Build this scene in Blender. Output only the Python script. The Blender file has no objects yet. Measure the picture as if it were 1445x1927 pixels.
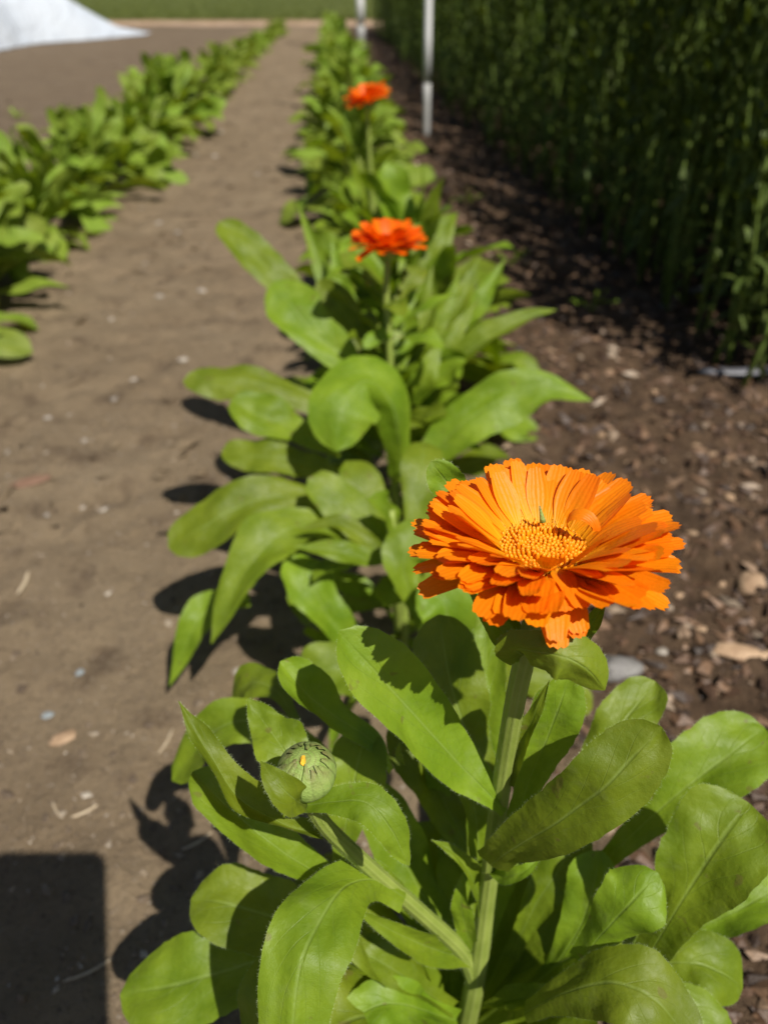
import bpy, math, random
import numpy as np
from mathutils import Vector, Matrix, noise

random.seed(7)
rng = np.random.default_rng(7)
scene = bpy.context.scene
COL = scene.collection
R = math.radians

# ------------------------------------------------------------------ camera
CAM_H, PITCH, FPX, CX, CY = 0.45, R(34.6), 1456.0, 722.5, 963.5
C0 = Vector((0, 0, CAM_H))
cp, sp = math.cos(PITCH), math.sin(PITCH)
cam = bpy.data.cameras.new("camera")
cam.sensor_fit = 'VERTICAL'; cam.sensor_height = 36.0
cam.lens = 36.0 * FPX / 1927.0
cam.clip_start = 0.004; cam.clip_end = 1500
cam.dof.use_dof = True
cam.dof.focus_distance = 0.205
cam.dof.aperture_fstop = cam.lens / 2.45
camo = bpy.data.objects.new("camera", cam)
camo.location = C0; camo.rotation_euler = (math.pi / 2 - PITCH, 0, 0)
COL.objects.link(camo); scene.camera = camo
XC, YC, ZC = Vector((1, 0, 0)), Vector((0, sp, cp)), Vector((0, cp, -sp))

def ray(px, py):
    return XC * ((px - CX) / FPX) - YC * ((py - CY) / FPX) + ZC
def P(px, py, d):                       # pixel + depth along the view axis
    return C0 + ray(px, py) * d
def G(px, py, z=0.0):                   # pixel on the ground
    r = ray(px, py); return C0 + r * ((z - CAM_H) / r.z)

# ------------------------------------------------------------------ light
SUN_TRAVEL = ray(165, 1640).normalized()            # the phone's own shadow gives the sun's direction
w = bpy.data.worlds.new("World"); scene.world = w; w.use_nodes = True
nt = w.node_tree; nt.nodes.clear()
sky = nt.nodes.new('ShaderNodeTexSky'); sky.sky_type = 'NISHITA'; sky.sun_disc = False
ts = -SUN_TRAVEL
sky.sun_elevation = math.asin(ts.z); sky.sun_rotation = math.atan2(ts.x, ts.y)
bg = nt.nodes.new('ShaderNodeBackground'); bg.inputs[1].default_value = 0.05
wo = nt.nodes.new('ShaderNodeOutputWorld')
nt.links.new(sky.outputs[0], bg.inputs[0]); nt.links.new(bg.outputs[0], wo.inputs[0])
sl = bpy.data.lights.new("sun", 'SUN'); sl.energy = 5.0; sl.angle = R(0.53); sl.color = (1, 0.95, 0.87)
so = bpy.data.objects.new("sun", sl); so.location = (2, -3, 5)
so.rotation_euler = SUN_TRAVEL.to_track_quat('-Z', 'Y').to_euler(); COL.objects.link(so)
scene.view_settings.view_transform = 'Standard'; scene.view_settings.look = 'None'
scene.view_settings.gamma = 1; scene.view_settings.exposure = 0.18
scene.view_settings.use_curve_mapping = False
scene.render.engine = 'CYCLES'
scene.cycles.max_bounces = 6; scene.cycles.diffuse_bounces = 3; scene.cycles.glossy_bounces = 2; scene.cycles.transmission_bounces = 3

# ------------------------------------------------------------------ node helpers
class NT:
    def __init__(s, name):
        s.m = bpy.data.materials.new(name); s.m.use_nodes = True
        s.t = s.m.node_tree; s.t.nodes.clear()
        s.out = s.n('ShaderNodeOutputMaterial')
    def n(s, ty, **kw):
        x = s.t.nodes.new(ty)
        for k, v in kw.items(): setattr(x, k, v)
        return x
    def put(s, sock, v):
        if isinstance(v, bpy.types.NodeSocket): s.t.links.new(v, sock)
        elif v is not None: sock.default_value = v
    def math(s, op, a, b=0.0, c=None, clamp=False):
        x = s.n('ShaderNodeMath', operation=op); x.use_clamp = clamp
        s.put(x.inputs[0], a); s.put(x.inputs[1], b)
        if c is not None: s.put(x.inputs[2], c)
        return x.outputs[0]
    def mix(s, f, a, b, mode='MIX'):
        x = s.n('ShaderNodeMix', data_type='RGBA', blend_type=mode)
        s.put(x.inputs[0], f); s.put(x.inputs[6], col(a)); s.put(x.inputs[7], col(b))
        return x.outputs[2]
    def noise(s, vec, scale, detail=4, rough=0.55, dist=0.0):
        x = s.n('ShaderNodeTexNoise'); s.put(x.inputs['Vector'], vec)
        x.inputs['Scale'].default_value = scale; x.inputs['Detail'].default_value = detail
        x.inputs['Roughness'].default_value = rough; x.inputs['Distortion'].default_value = dist
        return x.outputs[0]
    def voro(s, vec, scale, feature='F1', out=0):
        x = s.n('ShaderNodeTexVoronoi', feature=feature); s.put(x.inputs['Vector'], vec)
        x.inputs['Scale'].default_value = scale; return x.outputs[out]
    def ramp(s, f, stops):
        x = s.n('ShaderNodeValToRGB'); e = x.color_ramp.elements
        while len(e) < len(stops): e.new(0.5)
        for i, (p, c) in enumerate(stops): e[i].position = p; e[i].color = col(c)
        s.put(x.inputs[0], f); return x.outputs[0]
    def maprange(s, v, a, b, c=0.0, d=1.0):
        x = s.n('ShaderNodeMapRange'); s.put(x.inputs[0], v)
        for i, q in enumerate((a, b, c, d)): x.inputs[i + 1].default_value = q
        return x.outputs[0]
    def bump(s, h, strength, dist, normal=None):
        x = s.n('ShaderNodeBump'); x.inputs['Strength'].default_value = strength
        x.inputs['Distance'].default_value = dist; s.put(x.inputs['Height'], h)
        if normal is not None: s.put(x.inputs['Normal'], normal)
        return x.outputs[0]
    def bsdf(s, color, rough=0.6, normal=None, spec=0.5, **kw):
        x = s.n('ShaderNodeBsdfPrincipled'); s.put(x.inputs['Base Color'], col(color))
        s.put(x.inputs['Roughness'], rough); s.put(x.inputs['Specular IOR Level'], spec)
        if normal is not None: s.put(x.inputs['Normal'], normal)
        for k, v in kw.items(): s.put(x.inputs[k], v)
        return x.outputs[0]
    def transl(s, sh, color, fac, normal=None):
        t = s.n('ShaderNodeBsdfTranslucent'); s.put(t.inputs[0], col(color))
        if normal is not None: s.put(t.inputs[1], normal)
        m = s.n('ShaderNodeMixShader'); s.put(m.inputs[0], fac)
        s.t.links.new(sh, m.inputs[1]); s.t.links.new(t.outputs[0], m.inputs[2]); return m.outputs[0]
    def done(s, sh):
        s.t.links.new(sh, s.out.inputs[0]); return s.m
    def obj(s): return s.n('ShaderNodeTexCoord').outputs['Object']
    def uv(s):
        x = s.n('ShaderNodeSeparateXYZ'); s.t.links.new(s.n('ShaderNodeTexCoord').outputs['UV'], x.inputs[0])
        return x.outputs[0], x.outputs[1]
    def pos(s): return s.n('ShaderNodeNewGeometry').outputs['Position']
    def island(s): return s.n('ShaderNodeNewGeometry').outputs['Random Per Island']
    def rnd(s): return s.n('ShaderNodeObjectInfo').outputs['Random']
def col(c):
    if isinstance(c, (tuple, list)) and len(c) == 3: return (c[0], c[1], c[2], 1)
    return c

# ------------------------------------------------------------------ materials
def leaf_material(name, dark, light, rough=0.42, tr=0.30):
    m = NT(name); u, v = m.uv(); p = m.pos(); o = m.rnd()
    av = m.math('ABSOLUTE', m.math('SUBTRACT', v, 0.5))                       # 0 midrib .. 0.5 margin
    wob = m.noise(p, 45, 1, 0.3)
    rib = m.math('MULTIPLY', m.maprange(av, 0.008, 0.030, 1, 0), m.maprange(u, 0.75, 0.98, 1, 0))
    ph = m.math('ADD', m.math('SUBTRACT', m.math('MULTIPLY', u, 6.0), m.math('MULTIPLY', av, 5.0)), m.math('MULTIPLY', wob, 1.2))
    lat = m.math('POWER', m.math('ABSOLUTE', m.math('SINE', m.math('MULTIPLY', ph, math.pi))), 0.5)
    vein = m.math('MULTIPLY', m.math('SUBTRACT', 1.0, m.maprange(lat, 0.0, 0.36)), m.maprange(av, 0.42, 0.15, 0.0, 1))
    big = m.noise(p, 42, 5, 0.62)
    c = m.mix(m.maprange(big, 0.3, 0.72), dark, light)
    hue = m.n('ShaderNodeHueSaturation'); m.put(hue.inputs['Color'], c)
    m.put(hue.inputs['Hue'], m.maprange(o, 0, 1, 0.482, 0.506)); m.put(hue.inputs['Value'], m.maprange(o, 0, 1, 0.76, 1.14))
    hue.inputs['Saturation'].default_value = 1.05
    c = hue.outputs[0]
    c = m.mix(m.math('MULTIPLY', vein, 0.17), c, (0.33, 0.44, 0.13))
    c = m.mix(m.math('MULTIPLY', rib, 0.26), c, (0.34, 0.46, 0.13))
    speck = m.math('MULTIPLY', m.maprange(m.voro(p, 1100), 0.0, 0.15, 1, 0), m.maprange(m.noise(p, 70, 2), 0.45, 0.6))
    c = m.mix(m.math('MULTIPLY', speck, 0.30), c, (0.46, 0.55, 0.30))
    spot = m.math('MULTIPLY', m.maprange(m.noise(p, 160, 2, .4), 0.70, 0.74), 0.55)
    c = m.mix(spot, c, (0.16, 0.13, 0.035))
    dust = m.maprange(m.noise(p, 95, 5, .7), 0.55, 0.8, 0, 0.22)
    c = m.mix(dust, c, (0.30, 0.34, 0.16))
    yel = m.maprange(m.noise(p, 21, 2), 0.60, 0.80, 0, 0.35)
    c = m.mix(yel, c, (0.24, 0.29, 0.035))
    h = m.math('ADD', m.noise(p, 75, 3, 0.5), m.math('MULTIPLY', m.noise(p, 240, 3), 0.24))
    h = m.math('SUBTRACT', h, m.math('MULTIPLY', vein, 0.16))
    h = m.math('SUBTRACT', h, m.math('MULTIPLY', rib, 0.30))
    n = m.bump(h, 0.38, 0.0040); n = m.bump(m.noise(p, 2400, 2), 0.30, 0.0003, n)
    sh = m.bsdf(c, m.maprange(m.noise(p, 300, 3), 0.3, 0.7, rough - 0.02, rough + 0.16), n, 0.4)
    tc = m.mix(1.0, c, (1.35, 1.25, 0.30), 'MULTIPLY')
    return m.done(m.transl(sh, tc, tr, n))

M = {}
M['leaf'] = leaf_material('calendula_leaf', (0.128, 0.212, 0.016), (0.240, 0.338, 0.034), 0.45, 0.34)
M['leaf_far'] = leaf_material('young_leaf', (0.170, 0.265, 0.030), (0.280, 0.385, 0.065), 0.52, 0.36)
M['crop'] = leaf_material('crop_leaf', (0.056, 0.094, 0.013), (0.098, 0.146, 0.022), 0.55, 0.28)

def m_stem(name, a, b):
    m = NT(name); u, v = m.uv(); p = m.pos()
    st = m.math('SINE', m.math('MULTIPLY', v, 2 * math.pi * 9))
    c = m.mix(m.maprange(m.noise(p, 90, 4), 0.3, 0.7), a, b)
    c = m.mix(m.maprange(st, -0.2, 1, 0, 0.25), c, (0.40, 0.46, 0.14))
    n = m.bump(st, 0.35, 0.0003); n = m.bump(m.noise(p, 1800, 2), 0.5, 0.0004, n)
    return m.done(m.transl(m.bsdf(c, 0.5, n, 0.35), (0.2, 0.32, 0.04), 0.1, n))
M['stem'] = m_stem('stem_skin', (0.22, 0.29, 0.045), (0.31, 0.385, 0.075))
M['crop_stem'] = m_stem('crop_stem', (0.10, 0.16, 0.024), (0.18, 0.26, 0.05))

def m_petal(name='petal', g=1.0):
    m = NT(name); u, v = m.uv(); p = m.pos(); o = m.rnd()
    st = m.math('SINE', m.math('ADD', m.math('MULTIPLY', v, 2 * math.pi * 5), m.math('MULTIPLY', m.noise(p, 300, 2), 2.0)))
    c = m.ramp(u, [(0.0, (0.93, 0.50 * g, 0.008)), (0.35, (0.93, 0.36 * g, 0.004)), (1.0, (0.93, 0.275 * g, 0.003))])
    hue = m.n('ShaderNodeHueSaturation'); m.put(hue.inputs['Color'], c)
    m.put(hue.inputs['Hue'], m.maprange(o, 0, 1, 0.494, 0.506)); m.put(hue.inputs['Value'], m.maprange(o, 0, 1, 0.93, 1.06))
    c = m.mix(m.maprange(st, -1, 1, 0, 0.10), hue.outputs[0], (0.75, 0.17, 0.002))
    n = m.bump(st, 0.22, 0.00016); n = m.bump(m.noise(p, 700, 3), 0.3, 0.0005, n)
    sh = m.bsdf(c, 0.48, n, 0.30)
    return m.done(m.transl(sh, m.mix(1.0, c, (1.1, 0.95, 0.4), 'MULTIPLY'), 0.38, n))
M['petal'] = m_petal('petal', 0.96); M['petal_deep'] = m_petal('petal_deep', 0.6)

def simple(name, a, b, scale, rough=0.7, bs=0.4, bd=0.002, spec=0.4, coord='pos', var=0.0):
    m = NT(name); p = m.pos() if coord == 'pos' else m.obj()
    c = m.mix(m.maprange(m.noise(p, scale, 5, 0.6), 0.3, 0.7), a, b)
    if var:
        hue = m.n('ShaderNodeHueSaturation'); m.put(hue.inputs['Color'], c)
        m.put(hue.inputs['Value'], m.maprange(m.rnd(), 0, 1, 1 - var, 1 + var)); c = hue.outputs[0]
    n = m.bump(m.noise(p, scale * 4, 4), bs, bd)
    return m.done(m.bsdf(c, rough, n, spec))
M['floret'] = simple('floret', (0.84, 0.26, 0.003), (0.92, 0.36, 0.006), 320, 0.45, 0.2, 0.0002)
M['floret_dark'] = simple('floret_base', (0.74, 0.22, 0.003), (0.82, 0.29, 0.005), 500, 0.6)
M['pollen'] = simple('pollen_tip', (0.80, 0.42, 0.02), (0.88, 0.52, 0.04), 600, 0.6)
def m_sepal():
    m = NT('sepal'); u, v = m.uv(); p = m.pos()
    c = m.mix(m.maprange(m.noise(p, 400, 3), 0.3, 0.7), (0.20, 0.30, 0.06), (0.29, 0.39, 0.10))
    edge = m.maprange(m.math('ABSOLUTE', m.math('SUBTRACT', v, 0.5)), 0.30, 0.5)
    c = m.mix(m.math('MULTIPLY', edge, 0.35), c, (0.09, 0.10, 0.03))
    top = m.math('MULTIPLY', m.maprange(u, 0.66, 0.97), m.maprange(m.noise(p, 350, 2), 0.25, 0.6))
    c = m.mix(m.math('MULTIPLY', top, 0.7), c, (0.15, 0.10, 0.045))
    sp_ = m.maprange(m.voro(p, 1500), 0.0, 0.2, 1, 0)
    c = m.mix(m.math('MULTIPLY', sp_, 0.4), c, (0.5, 0.55, 0.38))
    n = m.bump(m.noise(p, 1600, 3), 0.6, 0.0005)
    return m.done(m.bsdf(c, 0.55, n, 0.35))
M['sepal'] = m_sepal()

def m_soil():
    m = NT('bed_soil'); p = m.pos()
    s = m.n('ShaderNodeSeparateXYZ'); m.put(s.inputs[0], p)
    base = m.mix(m.maprange(m.noise(p, 5, 5, 0.6), 0.3, 0.7), (0.225, 0.163, 0.098), (0.312, 0.236, 0.148))
    base = m.mix(m.maprange(m.noise(p, 38, 6, 0.65), 0.34, 0.68), m.mix(0.28, base, (0.08, 0.055, 0.035)), base)
    base = m.mix(m.maprange(m.noise(p, 19, 5, 0.65), 0.535, 0.66, 0, 0.72), base, (0.098, 0.066, 0.042))
    base = m.mix(m.maprange(m.noise(p, 150, 4, 0.7), 0.55, 0.75, 0, 0.45), base, (0.30, 0.24, 0.17))
    base = m.mix(m.maprange(m.noise(p, 330, 2, 0.5), 0.62, 0.72, 0, 0.6), base, (0.075, 0.056, 0.04))
    base = m.mix(m.math('MULTIPLY', m.maprange(m.math('ADD', s.outputs[0], m.math('MULTIPLY', s.outputs[1], 0.045)), -0.85, -1.15), 0.45), base, (0.10, 0.072, 0.05))
    rich = m.mix(m.maprange(m.noise(p, 45, 6, 0.7), 0.3, 0.7), (0.040, 0.024, 0.014), (0.150, 0.095, 0.055))
    rich = m.mix(m.maprange(m.noise(p, 160, 4, 0.7), 0.58, 0.75, 0, 0.7), rich, (0.18, 0.125, 0.08))
    side = m.math('ADD', m.math('ADD', s.outputs[0], m.math('MULTIPLY', s.outputs[1], 0.056)), m.math('MULTIPLY', m.math('SUBTRACT', m.noise(p, 9, 4), 0.5), 0.22))
    c = m.mix(m.maprange(side, 0.10, 0.22), base, rich)
    h = m.math('ADD', m.noise(p, 30, 6, 0.65), m.math('MULTIPLY', m.noise(p, 170, 5, 0.7), 0.35))
    n = m.bump(h, 0.8, 0.018); n = m.bump(m.noise(p, 800, 4, .65), 0.7, 0.0022, n)
    return m.done(m.bsdf(c, 0.9, n, 0.2))
M['soil'] = m_soil()
def loose(name, stops, rough):
    m = NT(name); p = m.pos(); c = m.ramp(m.island(), stops)
    c = m.mix(m.maprange(m.noise(p, 300, 4), 0.3, 0.7, 0.0, 0.5), c, (0.06, 0.04, 0.027))
    return m.done(m.bsdf(c, rough, m.bump(m.noise(p, 700, 3), 0.5, 0.001), 0.4))
M['crumb_old'] = simple('soil_crumb', (0.10, 0.07, 0.045), (0.27, 0.21, 0.145), 60, 0.85)
M['crumb'] = loose('soil_crumb', [(0, (.10, .07, .045)), (.5, (.2, .15, .10)), (.85, (.30, .235, .16)), (1, (.5, .44, .36))], 0.75)
M['chip'] = loose('mulch_chip', [(0, (.022, .013, .008)), (.4, (.065, .034, .019)), (.75, (.15, .082, .044)), (.95, (.26, .155, .088)), (1, (.46, .36, .26))], 0.5)
M['chip_old'] = simple('mulch_chip', (0.040, 0.024, 0.014), (0.21, 0.135, 0.08), 48, 0.62, 0.5, 0.002)
M['stone'] = simple('stone', (0.26, 0.22, 0.175), (0.42, 0.37, 0.31), 120, 0.45, coord='obj', var=0.2)
M['stone_dark'] = simple('stone_dark', (0.13, 0.12, 0.115), (0.23, 0.22, 0.20), 120, 0.5, coord='obj')
M['stone_blue'] = simple('stone_blue', (0.20, 0.22, 0.225), (0.27, 0.295, 0.30), 150, 0.6, coord='obj')
M['wood'] = simple('wood_chip', (0.24, 0.15, 0.085), (0.42, 0.29, 0.18), 90, 0.7, coord='obj', var=0.25)
M['wood_red'] = simple('wood_red', (0.17, 0.095, 0.06), (0.23, 0.135, 0.088), 90, 0.7, coord='obj')
M['straw'] = simple('straw', (0.40, 0.31, 0.20), (0.56, 0.46, 0.32), 200, 0.55, coord='obj', var=0.2)
M['film'] = simple('grey_film', (0.09, 0.09, 0.10), (0.15, 0.15, 0.17), 30, 0.4, coord='obj')
M['dry'] = simple('dry_edge', (0.36, 0.25, 0.16), (0.52, 0.38, 0.26), 8, 0.9, 0.6, 0.02)
M['lawn'] = simple('lawn', (0.062, 0.078, 0.010), (0.098, 0.115, 0.016), 1.5, 0.9, 0.6, 0.05)
M['blade'] = simple('grass_blade', (0.066, 0.088, 0.010), (0.118, 0.138, 0.018), 2.0, 0.7, 0.1, 0.001)
M['pole'] = simple('pole_metal', (0.80, 0.80, 0.79), (0.84, 0.84, 0.83), 25, 0.4, 0.15, 0.001)
M['pole_foot_shaded'] = simple('pole_foot_shaded', (0.34, 0.34, 0.33), (0.44, 0.44, 0.42), 25, 0.6, 0.2, 0.001)  # greyer lower pole, with extra darkening in the colour against the sun there
def m_cover():
    m = NT('row_cover_fleece'); p = m.pos()
    c = m.mix(m.maprange(m.noise(p, 3, 4), 0.3, 0.7), (0.68, 0.75, 0.84), (0.76, 0.82, 0.89))
    n = m.bump(m.noise(p, 5, 4, 0.55, 0.8), 0.6, 0.08)
    return m.done(m.transl(m.bsdf(c, 0.75, n, 0.2), (0.7, 0.72, 0.75), 0.3))
M['cover'] = m_cover()
M['hair'] = simple('hair', (0.34, 0.43, 0.18), (0.46, 0.54, 0.28), 300, 0.5, 0.0)
M['phone'] = simple('phone_shell', (0.015, 0.015, 0.016), (0.02, 0.02, 0.022), 50, 0.4, 0.05, 0.0005)
M['glass'] = simple('lens_glass', (0.01, 0.01, 0.012), (0.012, 0.012, 0.014), 50, 0.08, 0.0, 0.0005)

# ------------------------------------------------------------------ object helpers
def mesh_from(name, verts, faces, uvs=None, smooth=True, mat=None):
    me = bpy.data.meshes.new(name); me.from_pydata([tuple(v) for v in verts], [], faces)
    if uvs is not None:
        ul = me.uv_layers.new(name='UVMap')
        li = np.empty(len(me.loops), dtype=np.int32); me.loops.foreach_get('vertex_index', li)
        ul.data.foreach_set('uv', np.asarray(uvs, dtype=np.float32)[li].ravel())
    if smooth: me.polygons.foreach_set('use_smooth', [True] * len(me.polygons))
    if mat: me.materials.append(mat)
    me.update(); return me
def link(name, data, parent=None, mw=None):
    o = bpy.data.objects.new(name, data); COL.objects.link(o)
    if parent is not None: o.parent = parent
    if mw is not None: o.matrix_local = mw
    return o
def thing(name, loc, label, cat, group=None):
    o = bpy.data.objects.new(name, None); o.empty_display_size = 0.02; COL.objects.link(o)
    o.location = loc; tag(o, label, cat, group); return o
def tag(o, label, cat, group=None, kind=None):
    if label: o['label'] = label
    if cat: o['category'] = cat
    if group: o['group'] = group
    if kind: o['kind'] = kind
    return o
def catmull(pts, n):
    pts = [Vector(p) for p in pts]
    if len(pts) == 2: return [pts[0].lerp(pts[1], i / n) for i in range(n + 1)]
    ext = [pts[0] * 2 - pts[1]] + pts + [pts[-1] * 2 - pts[-2]]
    seg = len(pts) - 1; out = []
    for i in range(n + 1):
        x = i / n * seg; k = min(int(x), seg - 1); t = x - k
        a, b, c, d = ext[k:k + 4]
        out.append(0.5 * ((2 * b) + (c - a) * t + (2 * a - 5 * b + 4 * c - d) * t * t + (3 * b - a - 3 * c + d) * t ** 3))
    return out
def smooth01(x): x = max(0, min(1, x)); return x * x * (3 - 2 * x)
def tube(path, radii, sides=10):
    V, F, U = [], [], []; n = len(path); ref = Vector((0.31, -0.9, 0.2))
    for i, p in enumerate(path):
        T = (path[min(i + 1, n - 1)] - path[max(i - 1, 0)]).normalized()
        A = T.cross(ref).normalized(); B = T.cross(A)
        r = radii[i] if isinstance(radii, (list, tuple)) else radii
        for k in range(sides + 1):
            a = 2 * math.pi * k / sides
            V.append(p + (A * math.cos(a) + B * math.sin(a)) * r); U.append((i / (n - 1), k / sides))
    s = sides + 1
    for i in range(n - 1):
        for k in range(sides): F.append((i * s + k, i * s + k + 1, (i + 1) * s + k + 1, (i + 1) * s + k))
    F.append(tuple(range(sides))[::-1]); F.append(tuple((n - 1) * s + k for k in range(sides)))
    return V, F, U

def leaf_geo(path, hw, nrm, prof='spat', cup=0.25, wave=0.10, nw=10, base_w=0.22, seed=0, teeth=0.03, roll=0.0, blister=0.11):
    """path: world points base->tip; hw: widest half width; nrm: function(point)->normal hint"""
    rs = random.Random(seed); V, U, F = [], [], []; n = len(path) - 1
    k1, k2, ph1, ph2 = rs.uniform(1.6, 2.6), rs.uniform(1.6, 2.8), rs.uniform(0, 6), rs.uniform(0, 6)
    pk = 0.70 if prof == 'spat' else 0.45; tipc = rs.uniform(-.75, .55)
    for i, p in enumerate(path):
        t = i / n
        T = (path[min(i + 1, n)] - path[max(i - 1, 0)]).normalized()
        N = nrm(p); S = T.cross(N)
        if S.length < 1e-4: S = T.cross(Vector((0.3, 0.4, 0.8)))
        S.normalize(); N = S.cross(T).normalized()
        if roll: S, N = S * math.cos(roll * t) + N * math.sin(roll * t), N * math.cos(roll * t) - S * math.sin(roll * t)
        if t < pk: wdt = base_w + (1 - base_w) * smooth01(t / pk) ** 1.05
        else:
            q = (t - pk) / (1 - pk)
            wdt = max(0.0, 1 - q ** 2.3) ** 0.55 if prof == 'spat' else max(0.0, 1 - q ** 1.5) ** 0.95
        wdt *= 1 + 0.05 * math.sin(7.3 * t + ph1) + 0.03 * math.sin(17 * t + ph2)
        if i == n: wdt = 0.03
        wdt *= hw
        for j in range(nw + 1):
            v = -1 + 2 * j / nw; e = abs(v)
            ww = wdt
            if j in (0, nw) and 2 < i < n: ww *= 1 + rs.uniform(-teeth, teeth)
            ph, kk = (ph1, k1) if v < 0 else (ph2, k2)
            lift = cup * e ** 1.15 * (0.75 + 0.5 * math.sin(3 * t + ph2)) + wave * e * e * math.sin(2 * math.pi * kk * t + ph) + 0.35 * wave * math.sin(5.5 * t + ph1)
            bl = blister * 1.5 * hw * noise.noise(Vector((t * 7 + ph1 * 3, v * 2.2 + ph2 * 5, seed * .37))) + blister * .7 * hw * math.sin(9 * t + ph1 + 2 * v) * math.sin(3.2 * v + ph2) * (1 - e * e)
            V.append(p + S * (ww * v * (1 - 0.18 * cup * e)) + N * (wdt * lift + bl * min(1, wdt / hw) + tipc * hw * max(0, (t - .78) / .22) ** 2 * .5))
            U.append((t, v * 0.5 + 0.5))
    s = nw + 1
    for i in range(n):
        for j in range(nw): F.append((i * s + j, i * s + j + 1, (i + 1) * s + j + 1, (i + 1) * s + j))
    return V, F, U

def hint(cw, up, side=0.0, fw=0.0):
    def f(p):
        return ((C0 - p).normalized() * cw + Vector((side, fw, up))).normalized()
    return f

def add_leaf(plant, pix, hw_px, h=(0.8, 0.5), name='leaf', label=None, mat='leaf', n=34, hairs=True, **kw):
    """pix: (px, py, depth) base->tip; hw_px: half width in photo pixels at the leaf's middle depth"""
    pts = [P(*q) for q in pix]
    dm = sum(q[2] for q in pix) / len(pix)
    path = catmull(pts, n)
    add_leaf.k += 1
    kw['wave'] = kw.get('wave', .10) * 2.1; kw['cup'] = kw.get('cup', .25) * 1.45
    V, F, U = leaf_geo(path, 0.88 * hw_px * dm / FPX, hint(*h), seed=add_leaf.k, **kw)
    b = plant.location
    o = link(name, mesh_from(name, [v - b for v in V], F, U, True, M[mat]), plant)
    if label: o['label'] = label
    if name == 'leaf' and dm < 0.30 and hairs:
        add_hairs(o, V, U, kw.get('nw', 10))
    return o
def add_hairs(o, V, U, nw):
    """fringe of fine hairs along the leaf margin"""
    HV, HF = [], []; rs = random.Random(len(V) + add_leaf.k); b = o.parent.location; s = nw + 1; n = len(V) // s
    for j, jn in ((0, 1), (nw, nw - 1)):
        for i in range(2, n - 1):
            a, c = V[i * s + j], V[(i + 1) * s + j]; L = (c - a).length; out = (a - V[i * s + jn]).normalized()
            for k in range(max(1, int(L / .00030))):
                q = a.lerp(c, rs.random()); d = (out + (c - a).normalized() * rs.uniform(-.5, .7) + Vector((rs.gauss(0, .3), rs.gauss(0, .3), rs.gauss(0, .3)))).normalized()
                l = rs.uniform(.0004, .0011); w_ = (c - a).normalized() * .000022; kk = len(HV)
                HV += [q - w_ - b, q + w_ - b, q + d * l - b]; HF.append((kk, kk + 1, kk + 2))
    h = link('hairs', mesh_from('hairs', HV, HF, None, False, M['hair']), o); h['kind'] = 'stuff'
add_leaf.k = 100

def add_tube(plant, name, pts, radii, mat, n=24, sides=12, fuzz=0):
    path = catmull(pts, n)
    if isinstance(radii, (list, tuple)):
        rr = [float(np.interp(i / n, np.linspace(0, 1, len(radii)), radii)) for i in range(n + 1)]
    else: rr = [radii] * (n + 1)
    V, F, U = tube(path, rr, sides); b = plant.location
    o = link(name, mesh_from(name, [v - b for v in V], F, U, True, mat), plant)
    if fuzz:
        HV, HF = [], []; rs = random.Random(n)
        for k in range(fuzz):
            i = rs.randrange(n); q = path[i].lerp(path[i + 1], rs.random()); T = (path[i + 1] - path[i]).normalized()
            d = Vector((rs.gauss(0, 1), rs.gauss(0, 1), rs.gauss(0, 1))); d = (d - T * d.dot(T)).normalized()
            w_ = T * .00003; p0 = q + d * rr[i] * .97; e = p0 + (d + T * rs.uniform(-.4, .4)) * rs.uniform(.0004, .0012); kk = len(HV)
            HV += [p0 - w_ - b, p0 + w_ - b, e - b]; HF.append((kk, kk + 1, kk + 2))
        h = link('hairs', mesh_from('hairs', HV, HF, None, False, M['hair']), o); h['kind'] = 'stuff'
    return o

# ------------------------------------------------------------------ ground
def steps(a, b, d0, g):                  # spacing grows away from a
    out, x, d = [], a, d0
    while (x < b if b > a else x > b):
        out.append(x); x += d if b > a else -d; d *= g
    out.append(b); return out
xs = sorted(set([round(v, 4) for v in steps(-0.8, -400, 0.012, 1.09) + list(np.arange(-0.8, 0.75, 0.011)) + steps(0.75, 400, 0.012, 1.09)]))
ys = sorted(set([round(v, 4) for v in steps(0.1, -400, 0.012, 1.12) + list(np.arange(0.1, 1.6, 0.011)) + steps(1.6, 1000, 0.012, 1.022)]))
def ground_z(x, y):
    if abs(x) > 6 or y < -3 or y > 10.2: return 0.0
    amp = 1.0 if y < 9.5 else max(0.0, 1 - (y - 9.5) / 0.7)
    q = Vector((x, y, 0)); rough = 1 + 0.9 * smooth01((x + 0.056 * y - 0.10) / 0.14)
    pit = max(0.0, noise.noise(q * 17 + Vector((3, 7, 0))) - 0.22)
    return amp * rough * (0.005 * noise.noise(q * 9) + 0.0058 * noise.noise(q * 24 + Vector((5, 1, 0))) + 0.0030 * noise.noise(q * 60) - 0.022 * pit)
V = [(x, y, ground_z(x, y)) for y in ys for x in xs]
nx = len(xs)
F = [(j * nx + i, j * nx + i + 1, (j + 1) * nx + i + 1, (j + 1) * nx + i) for j in range(len(ys) - 1) for i in range(nx - 1)]
g = link('soil_bed', mesh_from('soil_bed', V, F, None, True, M['soil'])); g['kind'] = 'structure'

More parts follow.
